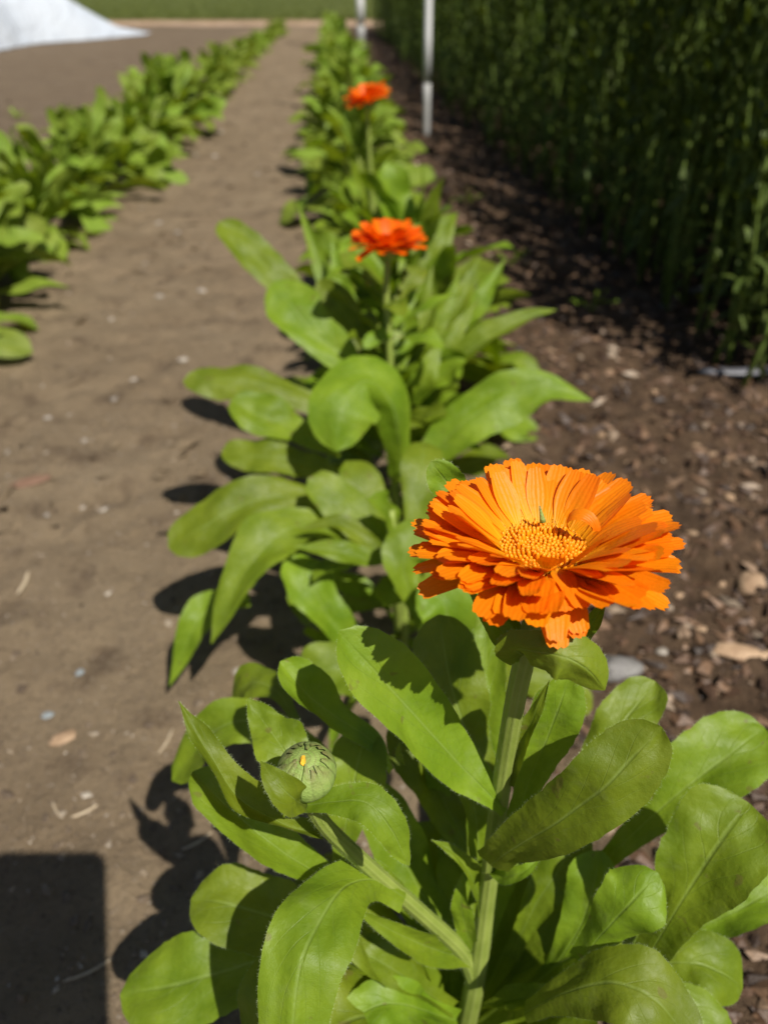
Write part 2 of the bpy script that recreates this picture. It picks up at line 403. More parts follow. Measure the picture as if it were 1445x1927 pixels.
def sheet(name, x0, x1, y0f, y1, z, mat, n=160):
    V = []; F = []
    for i in range(n + 1):
        x = x0 + (x1 - x0) * i / n
        V += [(x, y0f(x), z), (x, y1, z)]
    for i in range(n): F.append((2 * i, 2 * i + 2, 2 * i + 3, 2 * i + 1))
    o = link(name, mesh_from(name, V, F, None, False, mat)); o['kind'] = 'structure'; return o
sheet('dry_edge_strip', -14, 14, lambda x: 10.35 + 0.22 * noise.noise(Vector((x * 1.3, 3, 0))), 14, 0.006, M['dry'])
lawn_y = lambda x: 11.55 + 0.35 * noise.noise(Vector((x * 0.9, 8, 0)))
sheet('lawn', -400, 400, lambda x: lawn_y(x) if abs(x) < 14 else 10, 900, 0.012, M['lawn'], 1600)

def blades(name, n, area, hgt, wid, mat, lab, cat, lean=0.5):
    V, F = [], []
    for i in range(n):
        x, y = area()
        a = random.uniform(0, 6.283); h = hgt * random.uniform(0.5, 1.3); ww = wid * random.uniform(0.6, 1.3)
        dx, dy = math.cos(a) * ww, math.sin(a) * ww
        b = random.uniform(0, 6.283); l = random.uniform(0.1, lean) * h
        ox, oy = math.cos(b) * l, math.sin(b) * l; k = len(V)
        V += [(x - dx, y - dy, 0.0), (x + dx, y + dy, 0.0), (x + ox * .4 + dx * .7, y + oy * .4 + dy * .7, h * .6), (x + ox * .4 - dx * .7, y + oy * .4 - dy * .7, h * .6), (x + ox, y + oy, h)]
        F += [(k, k + 1, k + 2, k + 3), (k + 3, k + 2, k + 4)]
    o = link(name, mesh_from(name, V, F, None, False, mat)); tag(o, lab, cat, kind='stuff'); return o
def lawn_area():
    y = 11.4 + 15 * random.random() ** 1.6; x = random.uniform(-0.58, 0.40) * y * 0.95
    return x, max(y, lawn_y(x))
blades('lawn_grass', 26000, lawn_area, 0.06, 0.006, M['blade'], 'short green grass beyond the end of the soil bed', 'grass')
blades('dry_grass', 5000, lambda: (random.uniform(-5.5, 3), random.uniform(10.4, 11.6)), 0.03, 0.004, M['dry'], 'pale dry grass clippings along the far edge of the bed', 'dry grass', 2.0)

# loose crumbs and mulch
def scatter(name, n, pick, size, mat, lab, cat, flat=0.5, elong=1.0):
    octa = np.array([(1, 0, 0), (-1, 0, 0), (0, 1, 0), (0, -1, 0), (0, 0, 1), (0, 0, -1)], float)
    of = np.array([(0, 2, 4), (2, 1, 4), (1, 3, 4), (3, 0, 4), (2, 0, 5), (1, 2, 5), (3, 1, 5), (0, 3, 5)])
    VV, FF = [], []
    for i in range(n):
        x, y = pick(); s = size(); a = random.uniform(0, 6.283)
        v = octa * rng.uniform(0.6, 1.25, (6, 1)) + rng.normal(0, 0.12, (6, 3))
        v *= np.array([s * random.uniform(1, elong), s * random.uniform(.6, 1), s * flat * random.uniform(.5, 1.1)])
        t = random.gauss(0, 0.35); v = v @ np.array([[math.cos(t), 0, math.sin(t)], [0, 1, 0], [-math.sin(t), 0, math.cos(t)]])
        v = v @ np.array([[math.cos(a), math.sin(a), 0], [-math.sin(a), math.cos(a), 0], [0, 0, 1]])
        v += np.array([x, y, s * flat * 0.3 + ground_z(x, y)])
        FF.append(of + 6 * i); VV.append(v)
    o = link(name, mesh_from(name, np.concatenate(VV).tolist(), np.concatenate(FF).tolist(), None, False, mat))
    tag(o, lab, cat, kind='stuff'); return o
def left_pick():
    y = 0.12 + 5.5 * random.random() ** 2.2; return random.uniform(-0.75 - 0.35 * y, 0.12) - 0.056 * y, y
def right_pick():
    y = 0.15 + 6.5 * random.random() ** 2.0; return 0.10 + 0.52 * random.random() ** 0.85 - 0.056 * y, y
scatter('soil_crumbs', 14000, left_pick, lambda: 0.0008 + 0.0046 * random.random() ** 5, M['crumb'], 'fine pale crumbs of dry soil on the tan bed', 'soil crumbs')
def clod_pick():
    y = 0.62 + 6 * random.random() ** 1.8; return random.uniform(-0.6 - 0.35 * y, 0.02) - 0.056 * y, y
scatter('soil_grit', 22000, lambda: (random.uniform(-0.55, 0.15), 0.12 + 0.75 * random.random()), lambda: 0.0004 + 0.0014 * random.random() ** 3, M['crumb'], 'fine grit on the tan soil beside the front marigolds', 'grit', 0.7)
scatter('soil_clods', 1500, clod_pick, lambda: 0.003 + 0.013 * random.random() ** 2.5, M['soil'], 'low rounded clods of the same tan soil between the rows', 'soil clods', 0.4, 1.7)
scatter('mulch_crumbs', 30000, right_pick, lambda: 0.0012 + 0.0085 * random.random() ** 4, M['chip'], 'dark brown bark crumbs and clods beside the tall crop', 'mulch', 0.6, 2.0)

# single stones, straws and chips one can pick out
import bmesh
def stone(px, py, sz, mat, name, label, cat, flat=0.55, elong=1.3, ang=0.0, group=None):
    bm = bmesh.new(); bmesh.ops.create_icosphere(bm, subdivisions=3, radius=1)
    off = Vector((px * .01, py * .01, 1))
    for v in bm.verts:
        d = 1 + 0.35 * noise.noise(v.co * 1.1 + off) + 0.10 * noise.noise(v.co * 3.1 + off)
        v.co = Vector((v.co.x * d * sz * elong, v.co.y * d * sz, v.co.z * d * sz * flat))
    me = bpy.data.meshes.new(name); bm.to_mesh(me); bm.free(); me.materials.append(M[mat])
    me.polygons.foreach_set('use_smooth', [True] * len(me.polygons))
    o = link(name, me); o.location = G(px, py) + Vector((0, 0, sz * flat * 0.45)); o.location.z += ground_z(o.location.x, o.location.y); o.rotation_euler = (0, 0, ang); tag(o, label, cat, group); return o
def stick(p0, p1, rad, mat, name, label, cat, group=None, flat=0.6):
    a, b = G(*p0), G(*p1); c = (a + b) / 2; a -= c; b -= c
    mid = (b - a).cross(Vector((0, 0, 1))) * 0.06
    path = catmull([a, mid, b], 8)
    V, F, U = tube(path, [rad * q for q in (.5, .9, 1, .95, 1, 1.05, .95, .9, .6)], 7)
    V = [Vector((v.x, v.y, v.z * flat)) for v in V]
    o = link(name, mesh_from(name, V, F, U, True, M[mat])); o.location = c + Vector((0, 0, rad * 0.55 + max(ground_z((a + c).x, (a + c).y), ground_z((b + c).x, (b + c).y)))); tag(o, label, cat, group)
PG = 'pale pebbles on the tan soil'
for k, (px, py, s) in enumerate([(90, 785, .006), (160, 832, .005), (12, 845, .006), (345, 680, .0085), (405, 297, .010), (375, 318, .009), (370, 295, .008), (485, 330, .008), (300, 423, .008), (335, 441, .008), (300, 555, .008), (210, 600, .006), (380, 548, .009), (155, 945, .004), (90, 972, .004), (250, 710, .006), (215, 752, .006), (415, 250, .012), (445, 1262, .004)]):
    stone(px, py, s * .72, 'stone', 'pebble', 'small pale pebble lying on the tan soil between the rows', 'pebble', ang=k * 1.3, group=PG)
stone(90, 1343, .0034, 'stone_blue', 'pebble', 'small bluish pebble near an orange wood chip', 'pebble', ang=.4)
stone(152, 1270, .0030, 'stone_blue', 'pebble', 'tiny bluish pebble farther from the orange wood chip', 'pebble', ang=1.4)
stone(120, 1388, .006, 'wood', 'wood_chip', 'flat orange-tan wood chip on the bare soil', 'wood chip', .25, 1.6, .6)
stone(62, 912, .010, 'wood_red', 'bark_flake', 'flat reddish bark flake on the bare soil', 'bark', .15, 2.0, .5)
stone(1160, 1262, .013, 'stone_dark', 'stone', 'rounded grey stone in dark soil below the large flower', 'stone', .6, 1.4, .2)
stone(1243, 1232, .0042, 'stone', 'pebble', 'small white pebble beside the rounded grey stone', 'pebble')
stone(1415, 1095, .012, 'wood', 'wood_chip', 'large pale tan wood chip in the dark mulch', 'wood chip', .4, 1.5, .7)
stone(1395, 1235, .009, 'wood', 'wood_chip', 'long weathered pale wood splinter in the dark mulch', 'wood chip', .3, 2.8, -.15)
MG = 'pale chips in the dark mulch'
for k, (px, py, s) in enumerate([(1300, 1012, .007), (1330, 935, .009), (1376, 925, .009), (1375, 860, .008), (1340, 850, .008), (1130, 825, .008), (1035, 665, .010), (1055, 677, .009), (1145, 700, .010), (1270, 755, .010), (1310, 830, .008), (1180, 870, .006), (1230, 740, .008), (1100, 720, .009), (1385, 1120, .008), (1360, 1090, .006), (910, 400, .010), (885, 455, .012), (1030, 280, .016), (860, 245, .014), (925, 345, .012), (985, 380, .012), (1010, 440, .011), (1115, 455, .011), (1125, 585, .010), (1180, 565, .010), (1225, 635, .009), (1360, 610, .010), (1320, 1180, .006), (1280, 1110, .006), (1340, 1300, .006), (1400, 1330, .006)]):
    stone(px, py, s * 0.52, 'wood', 'mulch_chip', 'small pale brown chip in the dark mulch', 'mulch chip', .4, 1.5, k * 0.9, MG)
stick((135, 1538), (185, 1514), .0011, 'straw', 'straw_piece', 'short bright straw piece near the phone shadow', 'straw')
stick((35, 1120), (55, 1078), .0018, 'straw', 'straw_piece', 'short thick pale straw stub on open soil', 'straw')
stick((298, 1418), (325, 1370), .0011, 'straw', 'straw_piece', 'pale straw piece near the marigold leaf tips', 'straw')
stick((100, 1508), (117, 1540), .0008, 'straw', 'straw_piece', 'thin brittle straw splinter beside a brighter straw piece', 'straw')
stick((120, 1850), (215, 1805), .0008, 'straw', 'straw_piece', 'thin straw lying across the phone shadow edge', 'straw')
stick((345, 1598), (400, 1565), .0008, 'straw', 'straw_piece', 'thin straw lying in the shade of the bud', 'straw')
stick((1310, 710), (1460, 708), .010, 'film', 'plastic_strip', 'grey crumpled plastic strip on mulch under the tall crop', 'plastic strip', flat=.4)
stick((1295, 560), (1375, 535), .009, 'film', 'plastic_strip', 'short grey plastic strip deep among the crop stems', 'plastic strip', flat=.4)

# ------------------------------------------------------------------ row cover (white fleece)
V, F, U = [], [], []
ny, nxx = 90, 46
for j in range(ny + 1):
    y = 3.0 + 6.1 * j / ny
    xr = -2.86 + 0.05 * noise.noise(Vector((0, y * 2, 0))) + 0.55 * smooth01((y - 7.2) / 1.5)
    xl = -4.9
    H = 0.40 * max(0, 1 - max(0, (y - 7.3) / 1.25) ** 2.4) ** .8 + 0.075 * (1 - smooth01((y - 8.75) / 0.35)) + 0.06 * noise.noise(Vector((y * 1.5, 9, 0)))
    for i in range(nxx + 1):
        u = i / nxx; x = xr + (xl - xr) * u
        edge = min(u, 1 - u) * 2
        e = min(1, edge * 2.6); z = max(0, H) * math.sin(e * math.pi / 2) ** 0.8
        z += 0.06 * noise.noise(Vector((x * 3, y * 3, 0))) * e * (1 if y < 8.4 else .4) + 0.012 * abs(noise.noise(Vector((x * 9, y * 7, 2))))
        V.append((x, y, max(0.006, z + 0.006)))
s = nxx + 1
F = [(j * s + i, j * s + i + 1, (j + 1) * s + i + 1, (j + 1) * s + i) for j in range(ny) for i in range(nxx)]
o = link('row_cover', mesh_from('row_cover', V, F, None, True, M['cover']))
tag(o, 'white fleece row cover draped over a mounded bed', 'row cover')

# ------------------------------------------------------------------ poles
def pole(px, py, r, h, tilt, label):
    b = G(px, py); t = thing('pole', b, label, 'pole', 'pale poles along the crop edge')
    V, F, U = tube([Vector((tilt * z, 0, z)) for z in np.linspace(0.15, h, 10)], r, 16)
    link('shaft', mesh_from('shaft', V, F, U, True, M['pole']), t)
    V, F, U = tube([Vector((tilt * z, 0, z)) for z in (-0.03, 0.02, 0.1, 0.16)], [r * .85, r * .98, r * 1.02, r * 1.02], 16)
    link('foot', mesh_from('foot', V, F, U, True, M['pole_foot_shaded']), t)
    V, F, U = tube([Vector((tilt * z, 0, z)) for z in (h - .005, h + .012)], [r * 1.1, r * 1.06], 16)
    link('cap', mesh_from('cap', V, F, U, True, M['pole']), t)
pole(802, 255, 0.0115, 1.5, -0.012, 'slim pale pole in dark soil, nearer the large flower')
pole(680, 95, 0.028, 1.6, -0.012, 'slim pale pole at the far end of the crop edge')

# ------------------------------------------------------------------ tall crop on the right
def crop_geo(h, seed, nl):
    rs = random.Random(seed); path = []; x = y = 0.0
    for i in range(9):
        path.append(Vector((x, y, h * i / 8))); x += rs.gauss(0, .006) + 0.004; y += rs.gauss(0, .006)
    SV, SF, SU = tube(path, [0.0034 - 0.0022 * i / 8 for i in range(9)], 5)
    LV, LF, LU = [], [], []
    for k in range(nl):
        t = 0.06 + 0.94 * (k / nl) ** 0.8; q = t * 8; a = int(min(q, 7)); p = path[a].lerp(path[a + 1], q - a)
        az = k * 2.4 + rs.gauss(0, .3); el = R(rs.uniform(45, 78)) if t > .3 else R(rs.uniform(-60, 60))
        L = rs.uniform(.028, .05) * (1 if t > .2 else .8); wd = L * rs.uniform(.10, .16)
        d = Vector((math.cos(az) * math.cos(el), math.sin(az) * math.cos(el), math.sin(el)))
        sd = d.cross(Vector((0, 0, 1))).normalized() * wd; b = len(LV)
        m1, m2, tip = p + d * L * .35, p + d * L * .72 + Vector((0, 0, -.06 * L)), p + d * L + Vector((0, 0, -.18 * L))
        LV += [p, m1 - sd, m1 + sd, m2 - sd * .8, m2 + sd * .8, tip]
        LU += [(0, .5), (.35, 0.1), (.35, .9), (.7, 0.1), (.7, .9), (1, .5)]
        LF += [(b, b + 2, b + 1), (b + 1, b + 2, b + 4, b + 3), (b + 3, b + 4, b + 5)]
    return (SV, SF, SU), (LV, LF, LU)
hedge_x = lambda y: 0.555 - 0.075 * y
variants = []
for k in range(8):
    h = random.uniform(.56, .72); S_, L_ = crop_geo(h, k, 74)
    variants.append((mesh_from('stem', *S_, True, M['crop_stem']), mesh_from('foliage', *L_, True, M['crop'])))
front = []
y = 0.93
while y < 6.8 and len(front) < 280:
    for row in range(3):
        front.append((hedge_x(y) + 0.012 + row * 0.05 + random.gauss(0, .018), y + random.gauss(0, .012)))
    y += 0.034 + 0.008 * y
for k, (x, y) in enumerate(front):
    sm, lm = variants[k % 8]
    t = thing('tall_crop_plant', (x, y, -0.004), 'slender tall green crop plant at the front of the dark dense stand', 'crop plant', 'tall crop plants along the stand edge')
    t.rotation_euler = (R(random.gauss(0, 3)), R(random.gauss(2, 3)), random.uniform(0, 6.28)); sc = random.uniform(.85, 1.12); t.scale = (sc, sc, sc)
    link('stem', sm, t); f = link('foliage', lm, t)
AV, AF, AU = [], [], []; SV2, SF2, SU2 = [], [], []
geos = [crop_geo(random.uniform(.58, .76), 50 + k, 40) for k in range(6)]
geo_np = [(np.array([tuple(v) for v in s_[0]]), s_[1], s_[2], np.array([tuple(v) for v in l_[0]]), l_[1], l_[2]) for s_, l_ in geos]
cnt = 0; off = 0; soff = 0
for i in range(2300):
    y = 0.93 + 8.4 * random.random() ** 1.5; dep = 0.16 + 1.0 * random.random() ** 1.2
    if y > 6.8 and random.random() < .5: dep = 0.02 + .3 * random.random()
    x = hedge_x(y) + dep
    sv, sf, su, lv, lf, lu = geo_np[i % 6]
    a = random.uniform(0, 6.28); ca, sa = math.cos(a), math.sin(a); sc = random.uniform(.85, 1.15)
    rot = np.array([[ca, sa, 0], [-sa, ca, 0], [0, 0, 1]]) * sc
    AV.append(lv @ rot + (x, y, 0)); AF += [tuple(q + off for q in f) for f in lf]; AU += lu; off += len(lv)
    SV2.append(sv @ rot + (x, y, -.004)); SF2 += [tuple(q + soff for q in f) for f in sf]; SU2 += su; soff += len(sv)
st_ = thing('crop_stand', (0, 0, 0), 'deep mass of tall green crop filling the space behind the front plants', 'crop'); st_['kind'] = 'stuff'
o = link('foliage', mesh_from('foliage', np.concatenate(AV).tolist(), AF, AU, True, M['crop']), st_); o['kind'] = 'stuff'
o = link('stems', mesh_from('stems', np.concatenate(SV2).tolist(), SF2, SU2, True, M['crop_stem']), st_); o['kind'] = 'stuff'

# ------------------------------------------------------------------ flowers
def petal_geo(L, hw, elev0, curve, seed, twist=0.0, chan=0.10, n=11, nw=6):
    rs = random.Random(seed); V, U, F = [], [], []
    x = z = 0.0; dl = L / n; a = elev0
    teeth = [-1.7, -.35, -.75, .15, -.65, -.35, -1.7]
    side = rs.uniform(-.06, .06)
    for i in range(n + 1):
        t = i / n
        wd = hw * (0.36 + 0.64 * smooth01(t / 0.5)) * (1 - 0.30 * smooth01((t - .60) / .40))
        tw = twist * t
        for j in range(nw + 1):
            v = -1 + 2 * j / nw
            ext = teeth[j] * L * 0.040 * rs.uniform(.7, 1.2) if i == n else (teeth[j] * L * .012 if i == n - 1 else 0)
            yy = wd * v; nz = chan * wd * (v * v) + 0.035 * wd * math.cos(v * 2 * math.pi)
            yy, nz = yy * math.cos(tw) - nz * math.sin(tw), yy * math.sin(tw) + nz * math.cos(tw)
            V.append(Vector((x + ext * math.cos(a) - nz * math.sin(a), yy + side * t * t * L, z + ext * math.sin(a) + nz * math.cos(a))))
            U.append((t, v * .5 + .5))
        x += dl * math.cos(a); z += dl * math.sin(a); a += curve / n
    s = nw + 1
    for i in range(n):
        for j in range(nw): F.append((i * s + j, i * s + j + 1, (i + 1) * s + j + 1, (i + 1) * s + j))
    return V, F, U

def flower(plant, center, axis, layers, disc_r, front_droop=None, detail=True, seed=0, az0=0.0, pm='petal', rim=None):
    rs = random.Random(seed)
    axis = axis.normalized(); X = Vector((1, 0, 0)); X = (X - axis * X.dot(axis)).normalized(); Y = axis.cross(X)
    mw = Matrix(((X.x, Y.x, axis.x, 0), (X.y, Y.y, axis.y, 0), (X.z, Y.z, axis.z, 0), (0, 0, 0, 1)))
    mw = Matrix.Translation(center - plant.location) @ mw
    # receptacle with florets = flower_head mesh
    V, F = [], []; rings = 8; seg = 28
    for i in range(rings + 1):
        r = disc_r * i / rings; zz = 0.16 * disc_r * (1 - (i / rings) ** 2)
        for k in range(seg): V.append((r * math.cos(6.2832 * k / seg), r * math.sin(6.2832 * k / seg), zz))
    for i in range(rings):
        for k in range(seg): F.append((i * seg + k, i * seg + (k + 1) % seg, (i + 1) * seg + (k + 1) % seg, (i + 1) * seg + k))
    b = len(V)
    for (r, z) in ((disc_r * .95, -.002), (disc_r * .8, -.006), (disc_r * .3, -.0095)):
        for k in range(seg): V.append((r * math.cos(6.2832 * k / seg), r * math.sin(6.2832 * k / seg), z))
    rr = [rings * seg, b, b + seg, b + 2 * seg]
    for q in range(3):
        for k in range(seg): F.append((rr[q] + k, rr[q] + (k + 1) % seg, rr[q + 1] + (k + 1) % seg, rr[q + 1] + k))
    head = link('flower_head', mesh_from('flower_head', V, F, None, True, M['floret_dark']), plant, mw)
    # florets
    V, F, TV, TF = [], [], [], []; nf = 300 if detail else 90
    for k in range(nf):
        r = disc_r * math.sqrt((k + .5) / nf); a = k * 2.39996
        zz = 0.16 * disc_r * (1 - (r / disc_r) ** 2); fr = disc_r * .95 / math.sqrt(nf) * rs.uniform(.85, 1.02)
        fh = disc_r * (0.10 + 0.11 * (r / disc_r) ** 2 + (.10 if abs(r / disc_r - .55) < .1 else 0)) * rs.uniform(.8, 1.2)
        out = 0.25 * r / disc_r
        cx, cy = r * math.cos(a), r * math.sin(a); bx, by = math.cos(a) * fh * out, math.sin(a) * fh * out
        kk = len(V); ns = 6
        for (hh, sc) in ((-.02, .7), (.5, 1.0), (.85, .8), (1.0, .35)):
            for q in range(ns):
                V.append((cx + bx * hh + fr * sc * math.cos(q * 6.2832 / ns), cy + by * hh + fr * sc * math.sin(q * 6.2832 / ns), zz + fh * hh))
        for lv in range(3):
            for q in range(ns): F.append((kk + lv * ns + q, kk + lv * ns + (q + 1) % ns, kk + (lv + 1) * ns + (q + 1) % ns, kk + (lv + 1) * ns + q))
        F.append(tuple(kk + 3 * ns + q for q in range(ns)))
    fl = link('florets', mesh_from('florets', V, F, None, True, M['floret']), head); fl['kind'] = 'stuff'
    if detail:   # fringe of fine styles round the disc
        V, F = [], []
        for k in range(150):
            a = rs.uniform(0, 6.2832); r = disc_r * rs.uniform(.84, 1.08); L = disc_r * rs.uniform(.14, .32); wd = disc_r * .018
            lean = rs.uniform(.0, .7); z0 = .02 * disc_r; kk = len(V)
            px_, py_ = r * math.cos(a), r * math.sin(a); ta = (-math.sin(a) * wd, math.cos(a) * wd)
            ex, ey, ez = px_ + math.cos(a) * L * lean + rs.gauss(0, .1) * L, py_ + math.sin(a) * L * lean + rs.gauss(0, .1) * L, z0 + L
            V += [(px_ - ta[0], py_ - ta[1], z0), (px_ + ta[0], py_ + ta[1], z0), (ex + ta[0] * .6, ey + ta[1] * .6, ez), (ex - ta[0] * .6, ey - ta[1] * .6, ez)]
            F.append((kk, kk + 1, kk + 2, kk + 3))
        o = link('styles', mesh_from('styles', V, F, None, False, M['pollen']), head); o['kind'] = 'stuff'
    c = 0
    for li, (n, r0, z0, L, hw, el, cv) in enumerate(layers):
        for k in range(n):
            az = az0 + 2 * math.pi * (k + .5 * (li % 2) + rs.uniform(-.22, .22)) / n
            e = R(el + rs.gauss(0, 5)); cc = R(cv + rs.gauss(0, 9)); LL = L * rs.uniform(.90, 1.07)
            if rim: e += R(rim[2]) * smooth01(1.3 - abs((az - rim[0] + math.pi) % (2 * math.pi) - math.pi) / rim[1])
            if front_droop:
                dd = abs((az - front_droop[0] + math.pi) % (2 * math.pi) - math.pi)
                q = smooth01(1 - dd / front_droop[1])
                e += R(front_droop[2][li]) * q; cc += R(front_droop[3][li]) * q; LL *= 1 - front_droop[4][li] * q
            c += 1
            V, F, U = petal_geo(LL, hw * rs.uniform(.88, 1.12), e, cc, seed * 999 + c, R(rs.gauss(0, 9)), n=11 if detail else 6, nw=6)
            link('petal', mesh_from('petal', V, F, U, True, M[pm]), head, Matrix.Rotation(az, 4, 'Z') @ Matrix.Translation((r0, 0, z0 + rs.uniform(-.0002, .0002))))
    # green calyx
    V, F, U = [], [], []
    for k in range(20):
        az = 2 * math.pi * k / 20; V0 = len(V)
        for i in range(6):
            t = i / 5; r = disc_r * (.3 + .75 * math.sin(t * 1.5)); z = -.0105 + .0125 * t ** 1.3
            wd = disc_r * .17 * (1 - t ** 3 * .95)
            ca, sa = math.cos(az), math.sin(az)
            for v in (-1, 0, 1): V.append((r * ca - sa * wd * v, r * sa + ca * wd * v, z - (.0004 if v == 0 else 0))); U.append((t * .6, v * .5 + .5))
        for i in range(5):
            for j in range(2): F.append((V0 + i * 3 + j, V0 + i * 3 + j + 1, V0 + i * 3 + j + 4, V0 + i * 3 + j + 3))
    link('calyx', mesh_from('calyx', V, F, U, True, M['sepal']), head)
    return head

def bud(plant, center, axis, rad, tip=True, nsep=17, scale_z=0.88):
    axis = axis.normalized(); X = Vector((1, 0, 0)); X = (X - axis * X.dot(axis)).normalized(); Y = axis.cross(X)
    mw = Matrix.Translation(center - plant.location) @ Matrix(((X.x, Y.x, axis.x, 0), (X.y, Y.y, axis.y, 0), (X.z, Y.z, axis.z, 0), (0, 0, 0, 1)))
    bm = bmesh.new(); bmesh.ops.create_uvsphere(bm, u_segments=28, v_segments=16, radius=rad * .94)
    for v in bm.verts: v.co.z *= scale_z
    me = bpy.data.meshes.new('bud'); bm.to_mesh(me); bm.free(); me.materials.append(M['sepal'])
    me.polygons.foreach_set('use_smooth', [True] * len(me.polygons))
    me.uv_layers.new(name='UVMap')
    b = link('bud', me, plant, mw)
    for k in range(nsep):
        V, F, U = [], [], []; n = 12; tw = random.gauss(0, .05)
        end = random.uniform(.80, .93); rs_b = random.Random(k // 1)
        for i in range(n + 1):
            t = i / n; th = math.pi * (1 - t * end) ; rr = rad * math.sin(th) ; z = rad * math.cos(th) * scale_z
            wd = max(.0003, math.pi * rr / nsep * 1.18 * (1 if t < .85 else 1 - (t - .85) * 4))
            for v in (-1, -.4, .4, 1):
                bulge = rad * (.030 * (1 - v * v) + (.012 if k % 2 else 0)) + (rad * rs_b.uniform(.03, .11) * smooth01((t - .80) / .20))
                V.append(Vector((rr + bulge * math.sin(th), wd * v + tw * rad * t, z + bulge * math.cos(th)))); U.append((t, v * .5 + .5))
        for i in range(n):
            for j in range(3): F.append((i * 4 + j, i * 4 + j + 1, i * 4 + j + 5, i * 4 + j + 4))
        link('sepal', mesh_from('sepal', V, F, U, True, M['sepal']), b, Matrix.Rotation(2 * math.pi * k / nsep, 4, 'Z'))
    if tip:
        bm = bmesh.new(); bmesh.ops.create_icosphere(bm, subdivisions=2, radius=rad * .09)
        for v in bm.verts: v.co *= 1 + .5 * noise.noise(v.co * 1500); v.co.y *= 2.0
        me = bpy.data.meshes.new('petal_tip'); bm.to_mesh(me); bm.free(); me.materials.append(M['pollen'])
        link('petal_tip', me, b, Matrix.Translation((-rad * .04, -rad * .10, rad * scale_z * .99)))
    return b

# ================================================================== FRONT PLANT
p1 = thing('calendula_plant', (0.032, 0.150, 0), 'tall marigold plant bearing the widest open orange flower and a round green bud', 'flower plant')
L = lambda *a, **k: add_leaf(p1, *a, **k)
FC = P(1020, 1036, .1935)
# stem and branch
add_tube(p1, 'stem', [P(1018, 1105, .199), P(1000, 1190, .203), P(975, 1290, .216), P(952, 1420, .237), P(932, 1560, .262), P(914, 1700, .287), P(893, 1850, .315), Vector((.034, .152, .03)), Vector((.032, .15, -.01))],
         [.0032, .0030, .0029, .0030, .0031, .0034, .0042, .005, .0055], M['stem'], 44, 18, 4200)
add_tube(p1, 'branch', [P(893, 1845, .314), P(868, 1790, .300), P(800, 1725, .277), P(725, 1660, .258), P(655, 1596, .240), P(605, 1545, .224), P(577, 1492, .214), P(577, 1470, .211)],
         [.0036, .0032, .0029, .0028, .0026, .0024, .0021, .002], M['stem'], 34, 18, 2600)
front_az = math.atan2(-1, .12)
flower(p1, FC, Vector((-.02, .05, 1)), [
    (30, .0098, .0010, .0178, .0030, 42, -14),
    (34, .0100, .0004, .0206, .0033, 34, -14),
    (36, .0098, -.0004, .0226, .0034, 26, -12),
    (36, .0094, -.0010, .0236, .0035, 19, -12),
    (32, .0090, -.0018, .0240, .0035, 13, -12)], .0104,
    (front_az, .30, (-16, -26, -44, -56, -64), (-40, -46, -30, -20, -10), (.40, .36, .36, .30, .26)), True, 3, rim=(front_az, 1.5, 4))
# stray curled petal over the disc and a small green spike
V, F, U = petal_geo(.016, .0016, R(35), R(250), 5, R(60))
o = link('curled_petal', mesh_from('curled_petal', V, F, U, True, M['petal']), p1, Matrix.Translation(P(1078, 1008, .192) - p1.location) @ Matrix.Rotation(R(150), 4, 'Z'))
add_tube(p1, 'spike', [P(1021, 982, .196), P(1015, 952, .194)], [.0009, .0002], M['sepal'], 4, 6)
bud(p1, P(577, 1452, .207), Vector((-.02, -.12, 1)), .0078)

# upper leaves
L([(948, 1530, .250), (925, 1500, .246), (872, 1448, .243), (790, 1360, .234), (712, 1268, .224), (640, 1188, .220)], 82, (.8, .5, .1), cup=.22, wave=.10, base_w=.16)       # under the flower's shadow
L([(735, 1452, .275), (700, 1395, .272), (628, 1345, .266), (570, 1295, .262), (527, 1245, .262)], 52, (.6, .6, .35), cup=.5, wave=.12)
L([(640, 1625, .275), (652, 1545, .272), (668, 1460, .270), (690, 1365, .272)], 66, (.9, .1, .1), cup=.12, base_w=.3)
L([(605, 1568, .236), (540, 1552, .232), (455, 1508, .228), (400, 1430, .226), (365, 1370, .228), (338, 1318, .230)], 38, (.35, .8, .3), prof='lance', cup=.55, wave=.18, base_w=.55)
L([(680, 1690, .268), (590, 1640, .258), (500, 1580, .252), (420, 1510, .250), (364, 1450, .252)], 62, (.7, .6, .2), cup=.35, wave=.07, base_w=.35)
L([(575, 1475, .235), (540, 1420, .238), (505, 1370, .242), (468, 1318, .248)], 60, (.8, .5), prof='lance', cup=.15, wave=.14, base_w=.5)
L([(700, 1560, .330), (600, 1430, .330), (480, 1360, .335), (400, 1380, .34), (322, 1470, .352)], 58, (.6, .7), cup=.2, wave=.1)
L([(560, 1360, .33), (520, 1300, .34), (470, 1285, .35), (430, 1320, .36)], 46, (.6, .8), cup=.2)
L([(575, 1515, .208), (552, 1502, .196), (520, 1472, .194), (490, 1432, .197)], 38, (.85, .2, -.1), prof='lance', cup=.35, base_w=.5)
L([(577, 1515, .212), (630, 1508, .208), (690, 1512, .205), (735, 1560, .204), (758, 1605, .206), (772, 1630, .208)], 42, (.75, .6), prof='lance', cup=.12, wave=.13, base_w=.5)
L([(762, 1440, .25), (750, 1420, .25), (752, 1396, .25)], 8, (.9, .2), prof='lance', n=10, nw=4)
L([(760, 1690, .262), (705, 1655, .250), (650, 1668, .238), (595, 1745, .224), (558, 1860, .216), (545, 2080, .214)], 82, (.75, .6), cup=-.2, wave=.05, base_w=.42, teeth=.015)
L([(690, 1775, .30), (610, 1755, .292), (520, 1730, .285), (440, 1705, .284), (360, 1690, .288)], 82, (.75, .6), cup=.12, wave=.08, base_w=.3)
